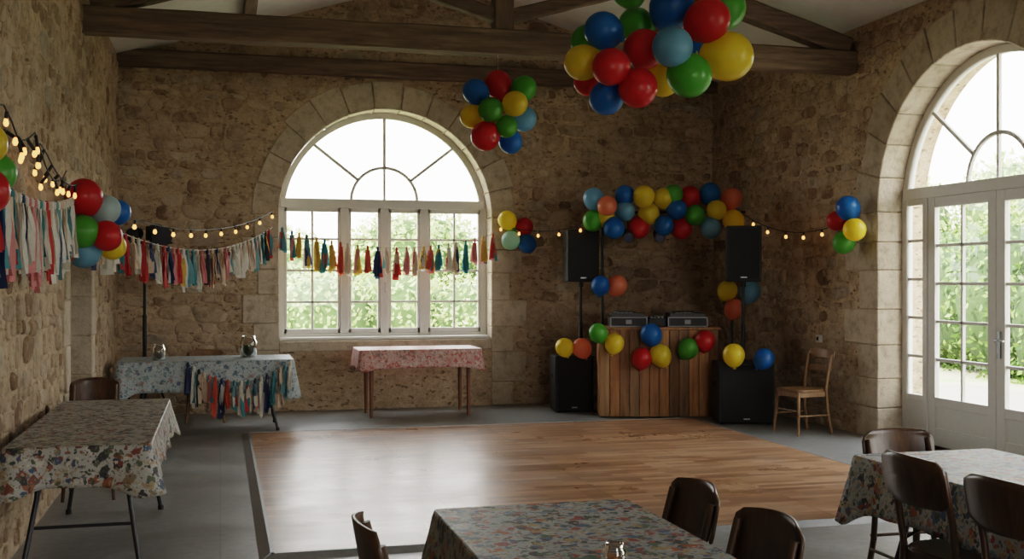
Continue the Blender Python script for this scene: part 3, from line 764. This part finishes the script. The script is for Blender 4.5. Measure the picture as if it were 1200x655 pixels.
# ------------------------------------------------------------------ garlands
def cat(a, c, sag, n, wob=0):
    a = Vector(a); c = Vector(c)
    return [a.lerp(c, i/n)-Vector((0, 0, sag*4*(i/n)*(1-i/n)))+Vector((0, 0, wob*math.sin(i*.9))) for i in range(n+1)]
def tassels(name, pts, gap, length, nrm, strips=6, wid=.022, spread=.028, pal=None, twist=1.2):
    mb = MB(); mb.tube(pts, .004, len(RIB), 6); pal = pal or list(range(len(RIB)))
    acc = 0; nrm = Vector(nrm).normalized(); last = -1
    for a, c in zip(pts[:-1], pts[1:]):
        L = (c-a).length; t = (c-a)/L
        while acc < L:
            p = a+t*acc; th = Vector((t.x, t.y, 0)).normalized(); mi = random.choice(pal)
            while mi == last: mi = random.choice(pal)
            last = mi; ln = length*U(.8, 1.15)
            mb.lathe([(.004, .012), (.014, 0), (.016, -.025), (.012, -.05), (.02, -.055)], p, mi, 8)
            for k in range(strips):
                o0 = th*U(-.012, .012)+nrm*U(-.008, .012); o1 = th*U(-spread, spread)+nrm*U(0, .03)
                w0 = wid*U(.7, 1.2); l2 = ln*U(.8, 1.05); tw = U(-twist, twist); ph = U(-.75, .75)*twist
                vs = []
                for j in range(6):
                    s = j/5; q = p+o0.lerp(o1, s)+Vector((0, 0, -.045-(l2-.045)*s))+nrm*.008*math.sin(s*5+k)
                    dr = (th*math.cos(tw*s+ph)+nrm*math.sin(tw*s+ph))*w0*(.35+.25*min(1, s*3))
                    vs += [q-dr, q+dr]
                mm = mi if R() < .85 else random.choice(pal)
                mb.add(vs, [[2*j, 2*j+1, 2*j+3, 2*j+2] for j in range(5)], mm, True)
            acc += gap*U(.8, 1.2)
        acc -= L
    return mb.build(name, RIB+[M_STRING])
tassels('tassel_garland', cat((-1.06, 4.6, 2.2), (-1.05, 8.75, 2.2), .14, 14), .11, .46, (1, 0, 0), strips=6, wid=.045, spread=.045, pal=[0, 1, 2, 4, 5, 6, 7, 8, 9, 11, 11, 6])
tassels('tassel_garland', cat((-.98, 9.3, 2.08), (.60, 13.58, 2.22), .26, 18), .125, .36, (.93, -.36, 0), strips=6, wid=.04, spread=.04, pal=[0, 1, 2, 3, 4, 5, 6, 7, 9, 9, 10, 11])
tassels('tassel_garland', cat((.72, 13.60, 2.22), (3.42, 13.58, 2.20), .22, 18), .108, .37, (0, -1, 0), strips=7, wid=.048, spread=.038, pal=[0, 2, 3, 4, 5, 7, 8, 9, 9, 11, 3], twist=.6)
tassels('tassel_garland', cat((-.32, 11.90, .74), (.72, 11.88, .74), .20, 14), .068, .36, (0, -1, 0), strips=5, wid=.034)
def festoon(name, pts, gap, r=.017, jit=0):
    mb = MB(); mb.tube(pts, .005, 0, 6); acc = .05
    for a, c in zip(pts[:-1], pts[1:]):
        L = (c-a).length; t = (c-a)/L
        while acc < L:
            p = a+t*acc
            q = p-Vector((U(-jit, jit), U(-jit, jit), .03+U(0, jit)))
            mb.cyl(p, q, .010, 0, n=8)
            mb.lathe([(.008, 0), (r*.8, -.012), (r, -.025), (r*.7, -.038), (.001, -.043)], q, 1, 10)
            acc += gap*U(1-jit*5, 1+jit*5)
        acc -= L
    return mb.build(name, [M_CORD, M_BULB])
festoon('festoon_lights', cat((-1.08, 3.5, 2.6), (-1.08, 6.2, 2.50), .12, 10)+cat((-1.07, 6.25, 2.50), (-1.05, 7.2, 2.42), .13, 8)[1:]+cat((-1.05, 7.25, 2.44), (-1.03, 8.9, 2.32), .10, 8)[1:], .28, .014, .05)
festoon('festoon_lights', cat((-1.06, 6.1, 2.36), (-1.05, 7.0, 2.46), .05, 6)+cat((-1.05, 7.05, 2.46), (-1.04, 8.3, 2.36), .16, 8)[1:], .32, .014, .05)
festoon('festoon_lights', cat((-1.0, 9.2, 2.2), (.62, 13.64, 2.42), .22, 16), .42, .018, .01)
festoon('festoon_lights', cat((3.40, 13.63, 2.3), (4.2, 12.70, 2.25), .08, 8), .3, .018, .01)
festoon('festoon_lights', cat((5.99, 12.2, 2.45), (6.3, 10.45, 2.18), .17, 10), .3, .018, .01)

# jars
def jar(x, y, z, s=1.0, fill=(.35, .2, .1)):
    b = MB(); b.lathe([(.001, .004), (.040, .002), (.045, .012), (.046, .085), (.036, .105), (.036, .12), (.038, .12), (.038, .103), (.048, .085), (.047, .0), (.001, 0)], n=20)
    b.lathe([(.001, .006), (.041, .006), (.042, .066), (.001, .068)], mi=1, n=16)
    g, nt, p, o = newmat('jar_glass'); p.inputs['Transmission Weight'].default_value = 1; p.inputs['Roughness'].default_value = .03
    b.build('glass_jar', [g, plain('jar_filling', fill, .6, 0, .2, .3, 60), M_STEEL], M=Matrix.Translation((x, y, z)) @ Matrix.Scale(s, 4))
jar(.30, 12.45, .757, 1.9, (.12, .14, .07)); jar(-.62, 12.15, .757, 1.4, (.34, .32, .26)); jar(1.10, 3.02, .757, .7, (.45, .18, .06))

# outlets on the right wall
b = MB(); b.box((XR-.022, 10.95, .95), (.044, .085, .085), 0, bev=.004); b.cyl((XR-.046, 10.95, .95), (XR-.042, 10.95, .95), .022, 1, n=16)
b.build('wall_outlet', [M_FRAME, M_BLACK])

# ------------------------------------------------------------------ outside
b = MB(); b.box((5, 12, -.33), (120, 120, .2)); 
m, nt, p, o = newmat('lawn'); v = coords(nt)
col = mixc(nt, maprange(nt, noise(nt, v, .5, 4), .4, .55), (.20, .30, .08), (.40, .38, .28)); nt.links.new(mixc(nt, .35, col, ramp(nt, noise(nt, v, 40, 5), [(.3, (.15, .19, .07)), (.7, (.5, .5, .34))])), p.inputs['Base Color']); p.inputs['Roughness'].default_value = .9
b.build('garden_ground', [m])
b = MB(); b.box((9.6, 8.5, -.16), (4.4, 14, .14)); b.build('gravel_path', [plain('gravel', (.38, .35, .29), .9, 0, .6, .2, 60)])
LEAF = [leaf_mat('hedge_leaves', [(.04, .09, .02), (.09, .17, .035), (.15, .25, .06), (.24, .34, .10)]), leaf_mat('tree_leaves', [(.24, .33, .11), (.36, .45, .18), (.48, .53, .25)])]
def foliage(name, blobs, nleaf, size, mi, seed, trunk=None):
    random.seed(seed); mb = MB()
    tot = sum(bl[3]*bl[4]*bl[5] for bl in blobs)
    for (x, y, z, rx, ry, rz) in blobs:
        bm = bmesh.new(); bmesh.ops.create_icosphere(bm, subdivisions=2, radius=1)
        for q in bm.verts: q.co = Vector((x+q.co.x*rx*.86, y+q.co.y*ry*.86, z+q.co.z*rz*.86))
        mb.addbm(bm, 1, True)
        for _ in range(int(nleaf*rx*ry*rz/tot)):
            d = Vector((random.gauss(0, 1), random.gauss(0, 1), random.gauss(0, 1))).normalized(); k = U(.84, 1.06)
            p = Vector((x+d.x*rx*k, y+d.y*ry*k, max(-.2, z+d.z*rz*k)))
            a = Vector((U(-1, 1), U(-1, 1), U(-1, 1))).normalized(); c = a.cross(d+Vector((.01, 0, 0))).normalized(); s = size*U(.6, 1.3)
            mb.add([p-a*s, p+c*s*.5, p+a*s, p-c*s*.5], [[0, 1, 2, 3]], 0)
    if trunk:
        for (x, y, h, r) in trunk: mb.cyl((x, y, -.25), (x, y, h), r, 2, r*.6)
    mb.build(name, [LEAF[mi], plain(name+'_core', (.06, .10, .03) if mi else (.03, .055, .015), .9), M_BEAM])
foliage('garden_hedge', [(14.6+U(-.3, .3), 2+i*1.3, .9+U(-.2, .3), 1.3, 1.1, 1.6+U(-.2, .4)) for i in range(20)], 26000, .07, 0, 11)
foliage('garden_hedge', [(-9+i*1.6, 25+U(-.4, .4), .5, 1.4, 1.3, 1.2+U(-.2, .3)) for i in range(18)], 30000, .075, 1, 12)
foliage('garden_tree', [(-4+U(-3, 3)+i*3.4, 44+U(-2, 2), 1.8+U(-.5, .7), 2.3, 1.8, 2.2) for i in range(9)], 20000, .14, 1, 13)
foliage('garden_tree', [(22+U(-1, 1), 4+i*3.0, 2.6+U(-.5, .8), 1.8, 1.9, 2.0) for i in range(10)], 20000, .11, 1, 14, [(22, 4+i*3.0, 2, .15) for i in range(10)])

# ------------------------------------------------------------------ light
w = bpy.data.worlds.new('sky'); scene.world = w; w.use_nodes = True; nt = w.node_tree; bg = nt.nodes['Background']
tc = nt.nodes.new('ShaderNodeTexCoord'); sp = nd(nt, 'ShaderNodeSeparateXYZ', {0: tc.outputs['Generated']})
nt.links.new(ramp(nt, sp.outputs[2], [(0, (1.0, .97, .92)), (.25, (1.0, .98, .95)), (1, (.88, .93, 1.0))]), bg.inputs[0]); bg.inputs[1].default_value = 12.5
s = bpy.data.lights.new('sun', 'SUN'); s.energy = 22; s.angle = .03; s.color = (1, .93, .80); so = bpy.data.objects.new('sun', s); COL.objects.link(so)
so.rotation_euler = Vector((.8, .25, -.75)).to_track_quat('-Z', 'Y').to_euler()
def portal(loc, direction, sx, sy):
    l = bpy.data.lights.new('window_portal', 'AREA'); l.shape = 'RECTANGLE'; l.size = sx; l.size_y = sy; l.cycles.is_portal = True
    o = bpy.data.objects.new('window_portal', l); COL.objects.link(o); o.location = loc; o.rotation_euler = Vector(direction).to_track_quat('-Z', 'Z').to_euler()
portal((WIN['c'], YB+.5, 2.28), (0, -1, 0), 2.7, 2.9)
portal((XR+.5, DOOR['c'], 1.85), (-1, 0, 0), 2.85, 3.7)
portal((XR+.5, DOOR2['c'], 1.85), (-1, 0, 0), 2.85, 3.7)
portal((XC, YF-.5, 2.15), (0, 1, 0), 2.3, 2.7)

# ------------------------------------------------------------------ camera
cd = bpy.data.cameras.new('camera'); cam = bpy.data.objects.new('camera', cd); COL.objects.link(cam); scene.camera = cam
cd.sensor_width = 36; cd.lens = 39.0; cam.location = (0, 0, 1.6); cam.rotation_euler = (math.radians(90), 0, math.radians(-14.74))
cd.clip_end = 300
scene.view_settings.view_transform = 'Filmic'
try: scene.view_settings.look = 'Medium High Contrast'
except Exception as ex: print(ex)
scene.view_settings.exposure = -0.2
